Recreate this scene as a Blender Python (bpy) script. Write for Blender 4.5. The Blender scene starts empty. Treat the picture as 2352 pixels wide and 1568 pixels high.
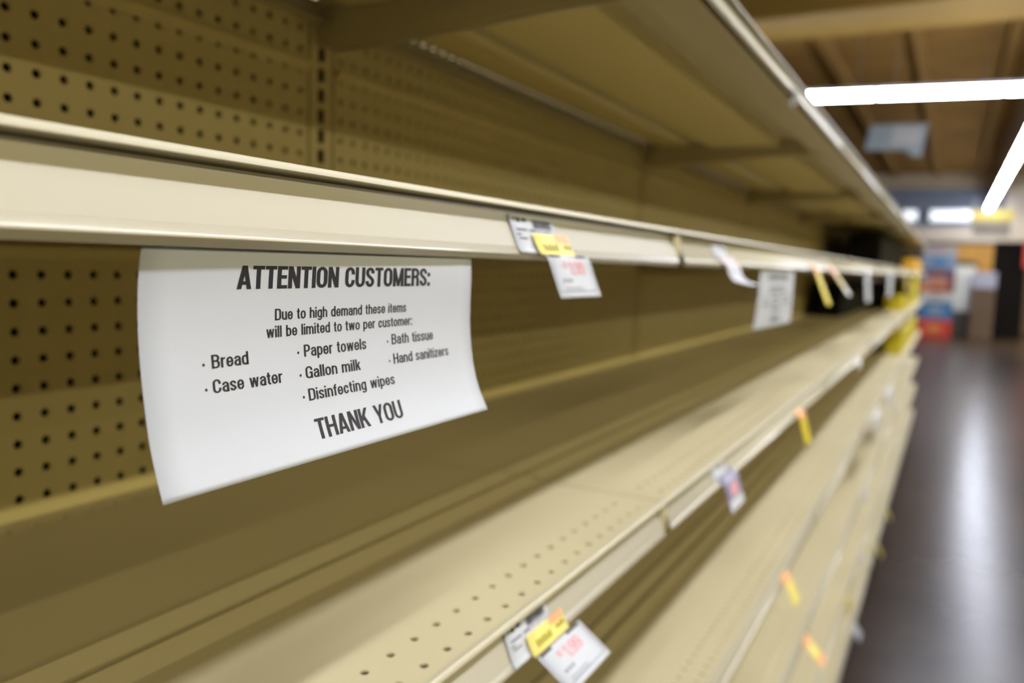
import bpy, bmesh, math, random
from mathutils import Vector, Matrix

# ------------------------------------------------------------------ camera, world, light, exposure
C = bpy.context.scene.collection
scene = bpy.context.scene
CAM_H = 1.58                      # camera height above the floor; shelf heights below are given relative to the camera
CAM_X = 0.7264                    # distance of the camera from the pegboard
cam_data = bpy.data.cameras.new('camera')
cam = bpy.data.objects.new('camera', cam_data)
C.objects.link(cam)
fw = Vector((-0.47347289, 0.87545819, -0.09693488))
rt = Vector((0.87775739, 0.47811888, 0.03072955))
up = Vector((-0.07324884, 0.07053569, 0.99481623))
M = Matrix((rt, up, -fw)).transposed().to_4x4()
M.translation = Vector((CAM_X, 0, CAM_H))
cam.matrix_world = M
cam_data.sensor_width = 36
cam_data.lens = 28.32
cam_data.clip_start = 0.02
cam_data.clip_end = 200
cam_data.dof.use_dof = True
cam_data.dof.focus_distance = 0.345
cam_data.dof.aperture_fstop = 5.6
cam_data.dof.aperture_blades = 0
scene.camera = cam
scene.view_settings.view_transform = 'Standard'
scene.view_settings.look = 'None'
scene.view_settings.gamma = 1
scene.view_settings.use_curve_mapping = False
scene.view_settings.exposure = 0.0
world = bpy.data.worlds.new('store_ambience')
scene.world = world
world.use_nodes = True
world.node_tree.nodes['Background'].inputs[0].default_value = (1.0, 0.82, 0.30, 1)
world.node_tree.nodes['Background'].inputs[1].default_value = 0.045
LAMP_COL = (1.0, 1.06, 1.22)        # cool white tubes
WARM_COL = (1.0, 0.935, 0.62)        # the warmer tubes over the next aisles
TUBE = 60.0                       # radiance of the ceiling tubes
TUBE_W = 0.11


def row_light(name, x, strength):
    l = bpy.data.lights.new(name, 'AREA')
    l.shape = 'RECTANGLE'
    l.size = TUBE_W
    l.size_y = 40
    l.color = WARM_COL
    l.energy = strength * TUBE_W * 40 * math.pi
    o = bpy.data.objects.new(name, l)
    o.location = (x, 12, CAM_H + 2.0)
    C.objects.link(o)
    return o


# the tube rows over the next two aisles (out of frame, their light reaches in under the shelves)
row_light('next_aisle_tube_row', 4.57, TUBE * 1.75)
row_light('third_aisle_tube_row', 7.63, TUBE * 1.3)


# ------------------------------------------------------------------ helpers
def Z(z):
    return z + CAM_H


def mat(name, col, rough=0.5, spec=0.5, emit=0, noise=0.0, nscale=8.0, bump=0.0, rvar=0.0, coat=0.0, metal=0.0, k=0.72):
    col = tuple(c * k for c in col)
    m = bpy.data.materials.new(name)
    m.use_nodes = True
    nt = m.node_tree
    b = nt.nodes['Principled BSDF']
    b.inputs['Base Color'].default_value = (*col, 1)
    b.inputs['Roughness'].default_value = rough
    b.inputs['Specular IOR Level'].default_value = spec
    b.inputs['Metallic'].default_value = metal
    if coat:
        b.inputs['Coat Weight'].default_value = coat
        b.inputs['Coat Roughness'].default_value = 0.13
    if emit:
        b.inputs['Emission Color'].default_value = (*col, 1)
        b.inputs['Emission Strength'].default_value = emit
    if noise or bump or rvar:
        tc = nt.nodes.new('ShaderNodeTexCoord')
        n = nt.nodes.new('ShaderNodeTexNoise')
        n.inputs['Scale'].default_value = nscale
        n.inputs['Detail'].default_value = 5
        nt.links.new(tc.outputs['Object'], n.inputs['Vector'])
        if noise:
            r = nt.nodes.new('ShaderNodeValToRGB')
            r.color_ramp.elements[0].position = 0.3
            r.color_ramp.elements[1].position = 0.7
            r.color_ramp.elements[0].color = (*[c * (1 - noise) for c in col], 1)
            r.color_ramp.elements[1].color = (*[min(1, c * (1 + noise)) for c in col], 1)
            nt.links.new(n.outputs['Fac'], r.inputs['Fac'])
            nt.links.new(r.outputs['Color'], b.inputs['Base Color'])
        if rvar:
            mr = nt.nodes.new('ShaderNodeMapRange')
            mr.inputs['From Min'].default_value = 0.3
            mr.inputs['From Max'].default_value = 0.7
            mr.inputs['To Min'].default_value = max(0.02, rough - rvar)
            mr.inputs['To Max'].default_value = rough + rvar
            nt.links.new(n.outputs['Fac'], mr.inputs['Value'])
            nt.links.new(mr.outputs['Result'], b.inputs['Roughness'])
        if bump:
            n2 = nt.nodes.new('ShaderNodeTexNoise')
            n2.inputs['Scale'].default_value = nscale * 40
            nt.links.new(tc.outputs['Object'], n2.inputs['Vector'])
            bp = nt.nodes.new('ShaderNodeBump')
            bp.inputs['Strength'].default_value = bump
            bp.inputs['Distance'].default_value = 0.001
            nt.links.new(n2.outputs['Fac'], bp.inputs['Height'])
            nt.links.new(bp.outputs['Normal'], b.inputs['Normal'])
    return m


PAINT = (0.440, 0.374, 0.220)
PANEL = (0.575, 0.475, 0.215)  # same enamel as the shelves, lightened in place of bounced light
MT = {
    'paint': mat('beige_enamel', PAINT, 0.40, 0.25, noise=0.025, nscale=5, rvar=0.05, k=1),
    'channel': mat('beige_channel_enamel', (0.385, 0.345, 0.258), 0.50, 0.10, noise=0.015, nscale=6, k=1),
    'lip': mat('beige_lip_enamel', (0.41, 0.365, 0.25), 0.40, 0.3, noise=0.015, nscale=6, k=1),
    'bead': mat('beige_bead_enamel', (0.395, 0.352, 0.258), 0.24, 0.8, k=1),
    'panel': mat('lightened_beige_enamel', PANEL, 0.45, 0.22, noise=0.03, nscale=4, rvar=0.05, k=1),
    'void': mat('cavity_shade', (0.02, 0.017, 0.013), 0.9, k=1),  # near-black colour stands in for shade inside the gondola
    'paper': mat('white_paper', (0.430, 0.432, 0.448), 0.8, 0.1, noise=0.006, nscale=30, k=1),
    'ink': mat('black_ink', (0.012, 0.010, 0.013), 0.6, 0.3, k=1),
    'grey_ink': mat('grey_ink', (0.30, 0.30, 0.32), 0.6, 0.3),
    'red_ink': mat('red_ink', (0.80, 0.30, 0.29), 0.6, 0.3),
    'yellow': mat('yellow_sticker', (0.90, 0.74, 0.20), 0.55, 0.3, noise=0.04, nscale=60),
    'orange_patch': mat('orange_patch', (0.92, 0.42, 0.20), 0.55, 0.3),
    'olive_ink': mat('olive_ink', (0.35, 0.30, 0.02), 0.6, 0.3),
    'lilac': mat('lilac_card', (0.27, 0.25, 0.36), 0.5, 0.3),
    'pink': mat('pink_patch', (0.75, 0.36, 0.40), 0.5, 0.3),
    'tube': mat('lit_tube', LAMP_COL, 0.4, emit=TUBE, k=1),
    'far_lamp': mat('far_lamp', (0.92, 0.95, 1.0), 0.4, emit=0.95, k=1),
    'housing': mat('lamp_housing', (0.72, 0.72, 0.72), 0.4),
    'ceiling': mat('brown_roof_deck', (0.185, 0.100, 0.024), 0.85, 0.04, noise=0.15, nscale=1.2, k=1),
    'beam': mat('tan_duct_paint', (0.225, 0.135, 0.027), 0.7, 0.05, noise=0.05, nscale=2, k=1),
    'purlin': mat('brown_purlin', (0.20, 0.112, 0.030), 0.8, 0.04, k=1),
    'floor': mat('polished_concrete', (0.048, 0.031, 0.020), 0.25, 0.07, noise=0.4, nscale=0.9, rvar=0.0, k=1),
    'kick': mat('dark_kick_plate', (0.10, 0.075, 0.05), 0.6),
    'wall_tan': mat('tan_soffit', (0.55, 0.43, 0.27), 0.8),
    'wall_blue': mat('blue_grey_wall', (0.20, 0.23, 0.29), 0.7, noise=0.1, nscale=0.8),
    'wall_cream': mat('cream_wall', (0.80, 0.68, 0.53), 0.8),
    'wall_brown': mat('brown_wall', (0.17, 0.11, 0.07), 0.8, noise=0.15, nscale=1.0),
    'orange': mat('orange_board', (0.80, 0.40, 0.07), 0.5, noise=0.06, nscale=2),
    'black': mat('black_goods', (0.012, 0.010, 0.009), 0.8, 0.05),
    'dark_goods': mat('dark_brown_goods', (0.035, 0.022, 0.012), 0.6, 0.3),
    'yellow_goods': mat('yellow_goods', (0.70, 0.56, 0.01), 0.45, 0.4),
    'amber_goods': mat('amber_goods', (0.82, 0.42, 0.01), 0.45, 0.4),
    'red_goods': mat('red_goods', (0.72, 0.05, 0.03), 0.45),
    'blue_goods': mat('blue_goods', (0.05, 0.19, 0.45), 0.45),
    'pale_blue': mat('pale_blue_goods', (0.26, 0.36, 0.50), 0.5),
    'grey_goods': mat('grey_goods', (0.48, 0.44, 0.42), 0.5),
    'purple': mat('purple_goods', (0.14, 0.08, 0.16), 0.5),
    'rose_goods': mat('rose_goods', (0.50, 0.34, 0.34), 0.5),
    'orange_goods': mat('orange_goods', (0.75, 0.24, 0.07), 0.5),
    'white_goods': mat('white_goods', (0.68, 0.67, 0.66), 0.5),
    'maroon': mat('maroon_goods', (0.28, 0.05, 0.04), 0.5),
    'cooler': mat('cooler_white', (0.80, 0.80, 0.72), 0.5, noise=0.06, nscale=3, k=0.95),
    'lavender': mat('lavender_board', (0.50, 0.50, 0.64), 0.5),
    'sign_blue': mat('pale_blue_sign', (0.42, 0.49, 0.50), 0.5),
    'sign_white': mat('pale_grey_sign', (0.66, 0.64, 0.62), 0.5),
    'sign_yellow': mat('yellow_sign', (0.55, 0.42, 0.07), 0.5),
    'sign_grey': mat('grey_brown_sign', (0.22, 0.18, 0.13), 0.6),
    'cable': mat('steel_cable', (0.3, 0.3, 0.3), 0.4, metal=0.8),
}

MT['floor'].node_tree.nodes['Principled BSDF'].inputs['Specular Tint'].default_value = (1.0, 0.92, 0.80, 1)


class MB:
    def __init__(self):
        self.v, self.f = [], []

    def add(self, vs, fs):
        o = len(self.v)
        self.v += [tuple(p) for p in vs]
        self.f += [tuple(i + o for i in f) for f in fs]

    def box(self, x0, x1, y0, y1, z0, z1):
        self.add([(x0, y0, z0), (x1, y0, z0), (x1, y1, z0), (x0, y1, z0), (x0, y0, z1), (x1, y0, z1), (x1, y1, z1), (x0, y1, z1)],
                 [(0, 3, 2, 1), (4, 5, 6, 7), (0, 1, 5, 4), (1, 2, 6, 5), (2, 3, 7, 6), (3, 0, 4, 7)])

    def prism_y(self, prof, y0, y1):
        """closed (x, z) polygon extruded along y"""
        n = len(prof)
        self.add([(x, y0, z) for x, z in prof] + [(x, y1, z) for x, z in prof],
                 [(i, (i + 1) % n, n + (i + 1) % n, n + i) for i in range(n)] + [tuple(range(n))[::-1], tuple(range(n, 2 * n))])

    def sheet_y(self, prof, y0, y1, th):
        """open (x, z) polyline given a thickness, extruded along y"""
        off = []
        for i, (x, z) in enumerate(prof):
            a = prof[max(0, i - 1)]
            b = prof[min(len(prof) - 1, i + 1)]
            dx, dz = b[0] - a[0], b[1] - a[1]
            l = math.hypot(dx, dz) or 1
            off.append((x + dz / l * th, z - dx / l * th))
        n = len(prof)
        vs = []
        for y in (y0, y1):
            vs += [(x, y, z) for x, z in prof] + [(x, y, z) for x, z in off]
        fs = []
        for i in range(n - 1):
            fs += [(i, i + 1, 2 * n + i + 1, 2 * n + i), (n + i, 3 * n + i, 3 * n + i + 1, n + i + 1),
                   (i, n + i, n + i + 1, i + 1), (2 * n + i, 2 * n + i + 1, 3 * n + i + 1, 3 * n + i)]
        fs += [(0, 2 * n, 3 * n, n), (n - 1, 2 * n - 1, 4 * n - 1, 3 * n - 1)]
        self.add(vs, fs)

    def tube(self, a, b, r, seg=10):
        a, b = Vector(a), Vector(b)
        d = (b - a).normalized()
        u = d.orthogonal().normalized()
        w = d.cross(u)
        vs = []
        for p in (a, b):
            for k in range(seg):
                t = 2 * math.pi * k / seg
                vs.append(p + u * math.cos(t) * r + w * math.sin(t) * r)
        self.add(vs, [(k, (k + 1) % seg, seg + (k + 1) % seg, seg + k) for k in range(seg)] + [tuple(range(seg))[::-1], tuple(range(seg, 2 * seg))])

    def mesh(self, name, smooth=False):
        me = bpy.data.meshes.new(name)
        me.from_pydata(self.v, [], self.f)
        bm = bmesh.new()
        bm.from_mesh(me)
        bmesh.ops.remove_doubles(bm, verts=bm.verts, dist=1e-6)
        bmesh.ops.recalc_face_normals(bm, faces=bm.faces)
        bm.to_mesh(me)
        bm.free()
        if smooth:
            for p in me.polygons:
                p.use_smooth = True
        return me

    def build(self, name, m, parent=None, smooth=False, bevel=0.0, loc=None):
        me = self.mesh(name, smooth)
        me.materials.append(MT[m])
        o = bpy.data.objects.new(name, me)
        C.objects.link(o)
        if parent:
            o.parent = parent
        if loc:
            o.location = loc
        if bevel:
            b = o.modifiers.new('bevel', 'BEVEL')
            b.width = bevel
            b.segments = 2
            b.limit_method = 'ANGLE'
        return o


def tag(o, label, cat, group=None):
    o['label'] = label
    o['category'] = cat
    if group:
        o['group'] = group
    return o


def thing(name, label, cat, loc=(0, 0, 0), group=None):
    o = bpy.data.objects.new(name, None)
    C.objects.link(o)
    o.location = loc
    o.empty_display_size = 0.05
    return tag(o, label, cat, group)


def struct(o):
    o['kind'] = 'structure'
    return o


def copy_tree(o, parent=None):
    c = o.copy()
    C.objects.link(c)
    if parent:
        c.parent = parent
    for ch in o.children:
        copy_tree(ch, c)
    return c


def hole_sheet(mb, us, vs, du, dv, r, place, thick, seg=10):
    """cells of size du x dv around every (u, v), each with a round hole; place(u, v, depth) -> xyz"""
    for u in us:
        for v in vs:
            ring, outer = [], []
            for k in range(seg):
                t = 2 * math.pi * (k + 0.5) / seg
                c, s = math.cos(t), math.sin(t)
                ring.append((u + r * c, v + r * s))
                q = min(du / 2 / max(abs(c), 1e-9), dv / 2 / max(abs(s), 1e-9))
                outer.append((u + q * c, v + q * s))
            # snap the outer ring on the cell corners
            for sx in (-1, 1):
                for sy in (-1, 1):
                    cx, cy = u + sx * du / 2, v + sy * dv / 2
                    i = min(range(seg), key=lambda j: (outer[j][0] - cx) ** 2 + (outer[j][1] - cy) ** 2)
                    outer[i] = (cx, cy)
            P = [place(a, b, 0) for a, b in ring] + [place(a, b, 0) for a, b in outer] + [place(a, b, thick) for a, b in ring]
            F = []
            for k in range(seg):
                j = (k + 1) % seg
                F += [(k, j, seg + j, seg + k), (k, 2 * seg + k, 2 * seg + j, j)]
            mb.add(P, F)


# ------------------------------------------------------------------ gondola dimensions
PITCH = 0.0254
BAY = 1.2192
J0 = 0.8092 - BAY                 # first joint, behind the left edge of the picture
NBAY = 8
PEG_Y0 = 0.0381                   # first peg column after a joint
PEG_Z0 = 0.12857                  # a peg row, relative to the camera
LIP = [0.316, 0.0391, -0.2436, -0.560, -0.840, -1.120, -1.395]
XF = 0.4795                       # front of the shelf lip
BOT = 0.0365
TOPZ = 0.48                       # top of the pegboards, relative to the camera

# ------------------------------------------------------------------ room shell
fl = MB()
fl.box(-8, 14, -6, 40, -0.1, 0)
struct(fl.build('floor', 'floor'))
ce = MB()
ce.box(-8, 14, -6, 28, Z(3.05), Z(3.2))
struct(ce.build('ceiling', 'ceiling'))
for k, x in enumerate((-3.25, -2.1, -0.97, 0.14, 1.2, 2.3, 3.4)):
    b = MB()
    b.box(x - 0.07, x + 0.07, 9.75, 27.4, Z(2.96), Z(3.05))
    struct(b.build('trim_%d' % (k + 1), 'purlin'))
# wide duct that crosses above the aisle
b = MB()
y0, y1, z0, z1 = 8.75, 9.73, 2.58, 3.05
b.box(-6, 6, y0, y1, Z(z0), Z(z1))
tag(b.build('ceiling_duct', 'beam', bevel=0.03), 'wide tan duct crossing the ceiling at the top right, nearer than the lit tubes', 'duct')

# ------------------------------------------------------------------ gondola: uprights, pegboards
LEVEL_NAME = ['upper shelf seen from below', 'shelf at eye level with the ATTENTION sheet below it', 'lower shelf with two rows of round holes along its front',
              'third shelf down from the eye-level one', 'fourth shelf down from the eye-level one', 'fifth shelf down from the eye-level one', 'bottom shelf just above the floor']
LEVEL_SHORT = ['upper shelf, underside in view', 'eye-level shelf', 'shelf just below eye level', 'second shelf below eye level', 'third shelf below eye level', 'fourth shelf below eye level', 'bottom shelf next to the floor']
BAYS = ['nearest bay at the left edge', 'second bay from the left edge', 'third bay from the left edge', 'fourth bay from the left edge', 'fifth bay from the left edge',
        'sixth bay from the left edge', 'seventh bay from the left edge', 'farthest bay at the aisle end']

# upright with a column of slots
up_mb = MB()
w = 0.0205
zs0, zs1 = -1.56, TOPZ
rows = int((zs1 - zs0) / PITCH)
sw, sh = 0.0060, 0.0088
for k in range(rows):
    zc = zs0 + PITCH * (k + 0.5)
    a, bb = zc - PITCH / 2, zc + PITCH / 2
    y = [-w, -sw, sw, w]
    for (ya, yb, za, zb) in ((y[0], y[1], a, bb), (y[2], y[3], a, bb), (y[1], y[2], a, zc - sh), (y[1], y[2], zc + sh, bb)):
        up_mb.add([(0, ya, za), (0, yb, za), (0, yb, zb), (0, ya, zb)], [(0, 1, 2, 3)])
    up_mb.add([(0, -sw, zc - sh), (0, sw, zc - sh), (0, sw, zc + sh), (0, -sw, zc + sh), (-0.002, -sw, zc - sh), (-0.002, sw, zc - sh), (-0.002, sw, zc + sh), (-0.002, -sw, zc + sh)],
              [(0, 1, 5, 4), (1, 2, 6, 5), (2, 3, 7, 6), (3, 0, 4, 7)])
zt = zs0 + rows * PITCH
for s in (-1, 1):
    up_mb.add([(0, s * w, zs0), (0, s * w, zt), (-0.05, s * w, zt), (-0.05, s * w, zs0)], [(0, 1, 2, 3)])
up_mb.add([(-0.05, -w, zs0), (-0.05, w, zs0), (-0.05, w, zt), (-0.05, -w, zt)], [(0, 1, 2, 3)])
up_mb.add([(0, -w, zt), (0, w, zt), (-0.05, w, zt), (-0.05, -w, zt)], [(0, 1, 2, 3)])
up_mb.add([(0, -w, zs0), (0, w, zs0), (-0.05, w, zs0), (-0.05, -w, zs0)], [(0, 1, 2, 3)])
sl = MB()  # dark sheet added inside the post to stand for shade in the slots
sl.box(-0.016, -0.014, -0.0195, 0.0195, zs0 + 0.01, zt - 0.01)
slm = sl.mesh('slot_shade_sheet')
slm.materials.append(MT['void'])
upm = up_mb.mesh('upright_post')
upm.materials.append(MT['panel'])
UPL = ['slotted beige upright post hidden at the near end of the shelving', 'slotted beige upright post with a clear column of dark slots, nearest in view']
ORD = ['first', 'second', 'third', 'fourth', 'fifth', 'sixth', 'seventh', 'eighth', 'ninth']
for i in range(1, NBAY + 1):
    o = bpy.data.objects.new('upright_post', upm)
    C.objects.link(o)
    o.location = (0.0003, J0 + BAY * i, CAM_H)
    q = bpy.data.objects.new('slot_shade_sheet', slm)
    C.objects.link(q)
    q.parent = o
    tag(o, UPL[1] if i == 1 else 'slotted beige upright post, %s one along the back of the shelving from the camera' % ORD[i - 1], 'post', 'upright posts of the shelving')

# pegboard: the mesh is one bay wide, holes one inch apart
pb = MB()
k0 = math.floor((-0.62 - PEG_Z0) / PITCH)
k1 = math.floor((TOPZ - 0.01 - PEG_Z0) / PITCH)
cols = [PEG_Y0 + PITCH * k for k in range(46)]
rowz = [PEG_Z0 + PITCH * k for k in range(k0, k1 + 1)]
hole_sheet(pb, cols, rowz, PITCH, PITCH, 0.0043, lambda u, v, d: (-d, u, v), 0.003, 8)
ya, yb = 0.0245, BAY - 0.0245
za, zb = rowz[0] - PITCH / 2, rowz[-1] + PITCH / 2
ca, cb = cols[0] - PITCH / 2, cols[-1] + PITCH / 2
for (q0, q1, r0, r1) in ((ya, ca, za, zb), (cb, yb, za, zb), (ya, yb, -1.56, za), (ya, yb, zb, TOPZ)):
    if q1 - q0 > 1e-5:
        pb.add([(0, q0, r0), (0, q1, r0), (0, q1, r1), (0, q0, r1)], [(0, 1, 2, 3)])
for y in (ya, yb):
    pb.add([(0, y, -1.56), (-0.012, y, -1.56), (-0.012, y, TOPZ), (0, y, TOPZ)], [(0, 1, 2, 3)])
pb.add([(0, ya, TOPZ), (-0.012, ya, TOPZ), (-0.012, yb, TOPZ), (0, yb, TOPZ)], [(0, 1, 2, 3)])
p0 = pb.build('pegboard_panel', 'panel')
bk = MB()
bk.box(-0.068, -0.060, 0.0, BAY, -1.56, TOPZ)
bk.build('shaded_backing_sheet', 'void', p0)  # far panel of the gondola, interior shade put into its dark colour
for zr in (0.239, -0.0005):
    rl = MB()
    rl.prism_y([(0, zr - 0.0085), (0.0090, zr + 0.0005), (0.0090, zr + 0.0030), (0, zr + 0.0050)], 0.026, BAY - 0.026)
    rl.build('splice_rail', 'panel', p0)
for i in range(NBAY):
    o = p0 if i == 0 else copy_tree(p0)
    o.location = (0, J0 + BAY * i, CAM_H)
    tag(o, 'beige perforated pegboard back panel, %s' % BAYS[i], 'panel', 'pegboard back panels')

# ------------------------------------------------------------------ shelf prototype (origin: back, bay centre, lip height)
proto = thing('gondola_shelf', '', 'shelf')
HL = BAY / 2 - 0.0011
d = MB()
dz = -0.002
xs0 = 0.0014
ridge = []
for xr in (0.287, 0.320):
    ridge += [(xr - 0.0115, dz), (xr - 0.0095, dz + 0.0042), (xr - 0.0075, dz + 0.0044), (xr + 0.0115, dz)]
x_hole = (0.436, 0.4614)
xa = x_hole[0] - PITCH / 2
xb = x_hole[1] + PITCH / 2
top = [(xs0 + 0.035, dz)] + ridge + [(xa, dz)]
for (p, q) in zip(top[:-1], top[1:]):
    d.add([(p[0], -HL, p[1]), (q[0], -HL, q[1]), (q[0], HL, q[1]), (p[0], HL, p[1])], [(0, 1, 2, 3)])
cy = [(-22.5 + k) * PITCH for k in range(46)]
ce_ = 23 * PITCH
hole_sheet(d, x_hole, cy, PITCH, PITCH, 0.0030, lambda u, v, dd: (u, v, dz - dd), 0.0015, 10)
for (q0, q1) in ((-HL, -ce_), (ce_, HL)):
    d.add([(xa, q0, dz), (xb, q0, dz), (xb, q1, dz), (xa, q1, dz)], [(0, 1, 2, 3)])
# rear strip with a row of perforations
xr0, xr1 = xs0 + 0.010, xs0 + 0.035
d.add([(xs0, -HL, dz), (xr0, -HL, dz), (xr0, HL, dz), (xs0, HL, dz)], [(0, 1, 2, 3)])
hole_sheet(d, [(xr0 + xr1) / 2], cy, xr1 - xr0, PITCH, 0.0045, lambda u, v, dd: (u, v, dz - dd), 0.0015, 10)
for (q0, q1) in ((-HL, -ce_), (ce_, HL)):
    d.add([(xr0, q0, dz), (xr1, q0, dz), (xr1, q1, dz), (xr0, q1, dz)], [(0, 1, 2, 3)])
# nose: raised lip, then the front plate, boxed back under the deck
lip = [(xb, dz), (0.4758, -0.0003), (0.4772, 0.0), (0.4783, -0.0002), (0.4791, -0.0008), (0.4796, -0.0020), (0.4800, -0.0033), (0.4798, -0.0037), (0.4791, -0.0039), (0.4740, -0.0041), (0.4722, -0.0046), (0.4716, -0.0058)]
lp = MB()
for (p, q) in zip(lip[:-1], lip[1:]):
    lp.add([(p[0], -HL, p[1]), (q[0], -HL, q[1]), (q[0], HL, q[1]), (p[0], HL, p[1])], [(0, 1, 2, 3)])
lp.build('front_lip', 'lip', proto)
nose = [(0.4716, -0.0058), (0.4716, -0.0340), (0.414, -0.0340), (0.412, -0.0325), (0.412, dz - 0.0015)]
for (p, q) in zip(nose[:-1], nose[1:]):
    d.add([(p[0], -HL, p[1]), (q[0], -HL, q[1]), (q[0], HL, q[1]), (p[0], HL, p[1])], [(0, 1, 2, 3)])
# underside sheet, rear flange with its return, end flanges
zu = dz - 0.0015
d.add([(xr1, -HL, zu), (0.412, -HL, zu), (0.412, HL, zu), (xr1, HL, zu)], [(0, 1, 2, 3)])
d.box(xs0, xs0 + 0.0015, -HL, HL, -0.024, dz)
d.box(xs0 + 0.0015, xs0 + 0.020, -HL + 0.010, HL - 0.010, -0.024, -0.0225)
for s in (-1, 1):
    d.box(xs0, 0.4716, min(s * HL, s * (HL - 0.0012)), max(s * HL, s * (HL - 0.0012)), -0.030, dz)
for s in (-1, 1):
    d.box(0.4716, 0.4775, min(s * HL, s * (HL - 0.0085)), max(s * HL, s * (HL - 0.0085)), -0.0335, -0.0055)
d.build('deck', 'paint', proto)
rb = MB()
rb.prism_y([(0.050, zu), (0.054, -0.010), (0.120, -0.012), (0.128, zu)], -HL + 0.014, HL - 0.014)
rb.build('rear_stiffener', 'panel', proto)  # lighter colour than the deck stands in for bounced light
rb = MB()
rb.prism_y([(0.170, zu), (0.178, -0.018), (0.344, -0.021), (0.352, zu)], -HL + 0.014, HL - 0.014)
rb.build('centre_stiffener', 'panel', proto)  # light bounced to the underside is put into this lighter colour
for s in (-1, 1):
    br = MB()
    yy = s * (BAY / 2 - 0.0075)
    prof = [(0.410, zu - 0.001), (0.410, -0.0350), (0.43, -0.0350), (0.43, -0.0385), (0.325, -0.0415), (0.20, -0.050), (0.10, -0.0555), (0.02, -0.056), (0.0015, -0.050), (0.0015, -0.026), (0.027, -0.026), (0.027, zu - 0.001)]
    br.prism_y(prof, yy - 0.0016, yy + 0.0016)
    br.build('bracket', 'paint', proto)
ch = MB()
CH = [(0.4726, -0.0050), (0.4731, -0.0056), (0.4732, -0.0080), (0.4735, -0.0105), (0.4771, -0.0185), (0.4812, -0.0280), (0.4819, -0.0297)]
BEAD = [(0.48145, -0.02845), (0.4839, -0.0322), (0.4844, -0.0330), (0.4843, -0.0335), (0.4838, -0.0341), (0.4828, -0.0354), (0.4820, -0.0366), (0.4816, -0.0370), (0.4810, -0.0365)]
ch.sheet_y(CH, -BAY / 2 + 0.012, BAY / 2 - 0.012, 0.0010)
ch.build('price_channel', 'channel', proto, smooth=True)
bd_ = MB()
bd_.sheet_y(BEAD, -BAY / 2 + 0.012, BAY / 2 - 0.012, 0.0010)
bd_.build('channel_bead', 'bead', proto, smooth=True)
first = True
for lv, z in enumerate(LIP):
    for i in range(NBAY):
        if i == 0 and lv >= 3:
            continue
        o = proto if first else copy_tree(proto)
        first = False
        o.location = (0, J0 + BAY * (i + 0.5), Z(z))
        tag(o, 'beige metal %s, %s' % (LEVEL_SHORT[lv], BAYS[i]), 'shelf', 'shelves of the gondola, ' + LEVEL_SHORT[lv])
for i in range(1, NBAY):
    kb = MB()
    kb.box(0.40, 0.412, 0.004, BAY - 0.004, 0.0, Z(LIP[6] - 0.047))
    o = kb.build('kick_plate', 'kick', loc=(0, J0 + BAY * i, 0))
    tag(o, 'dark kick plate under the bottom shelf, %s' % BAYS[i], 'kick plate', 'kick plates')


# the run of shelving across the aisle (outside the frame to the right)
t = thing('opposite_gondola', 'long beige run of empty shelving on the other side of the aisle', 'shelving', (3.02, 8.0, 0))
mb = MB()
mb.box(0.0, 0.05, -11, 11, 0.0, Z(0.40))
mb.build('back_panel', 'panel', t)
for z in LIP:
    mb = MB()
    mb.prism_y([(-0.002, Z(z - 0.002)), (-0.002, Z(z - 0.03)), (-0.47, Z(z - 0.034)), (-0.488, Z(z - 0.036)), (-0.48, Z(z)), (-0.47, Z(z - 0.002))], -11, 11)
    mb.build('shelf', 'paint', t)

# ------------------------------------------------------------------ printed sheets
def spline(pts, n):
    """resample a 2-D polyline by arc length with Catmull-Rom smoothing"""
    P = [Vector(p) for p in pts]
    out = []
    for i in range(len(P) - 1):
        a = P[i - 1] if i else P[0] * 2 - P[1]
        b, c = P[i], P[i + 1]
        e = P[i + 2] if i + 2 < len(P) else P[-1] * 2 - P[-2]
        for k in range(12):
            t = k / 12
            out.append(0.5 * ((2 * b) + (c - a) * t + (2 * a - 5 * b + 4 * c - e) * t * t + (3 * b - a - 3 * c + e) * t ** 3))
    out.append(P[-1])
    L = [0]
    for p, q in zip(out[:-1], out[1:]):
        L.append(L[-1] + (q - p).length)
    res = []
    for k in range(n + 1):
        s = L[-1] * k / n
        i = 0
        while i < len(L) - 2 and L[i + 1] < s:
            i += 1
        w = (s - L[i]) / max(1e-9, L[i + 1] - L[i])
        res.append(out[i].lerp(out[i + 1], w))
    return res, L[-1]


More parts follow.
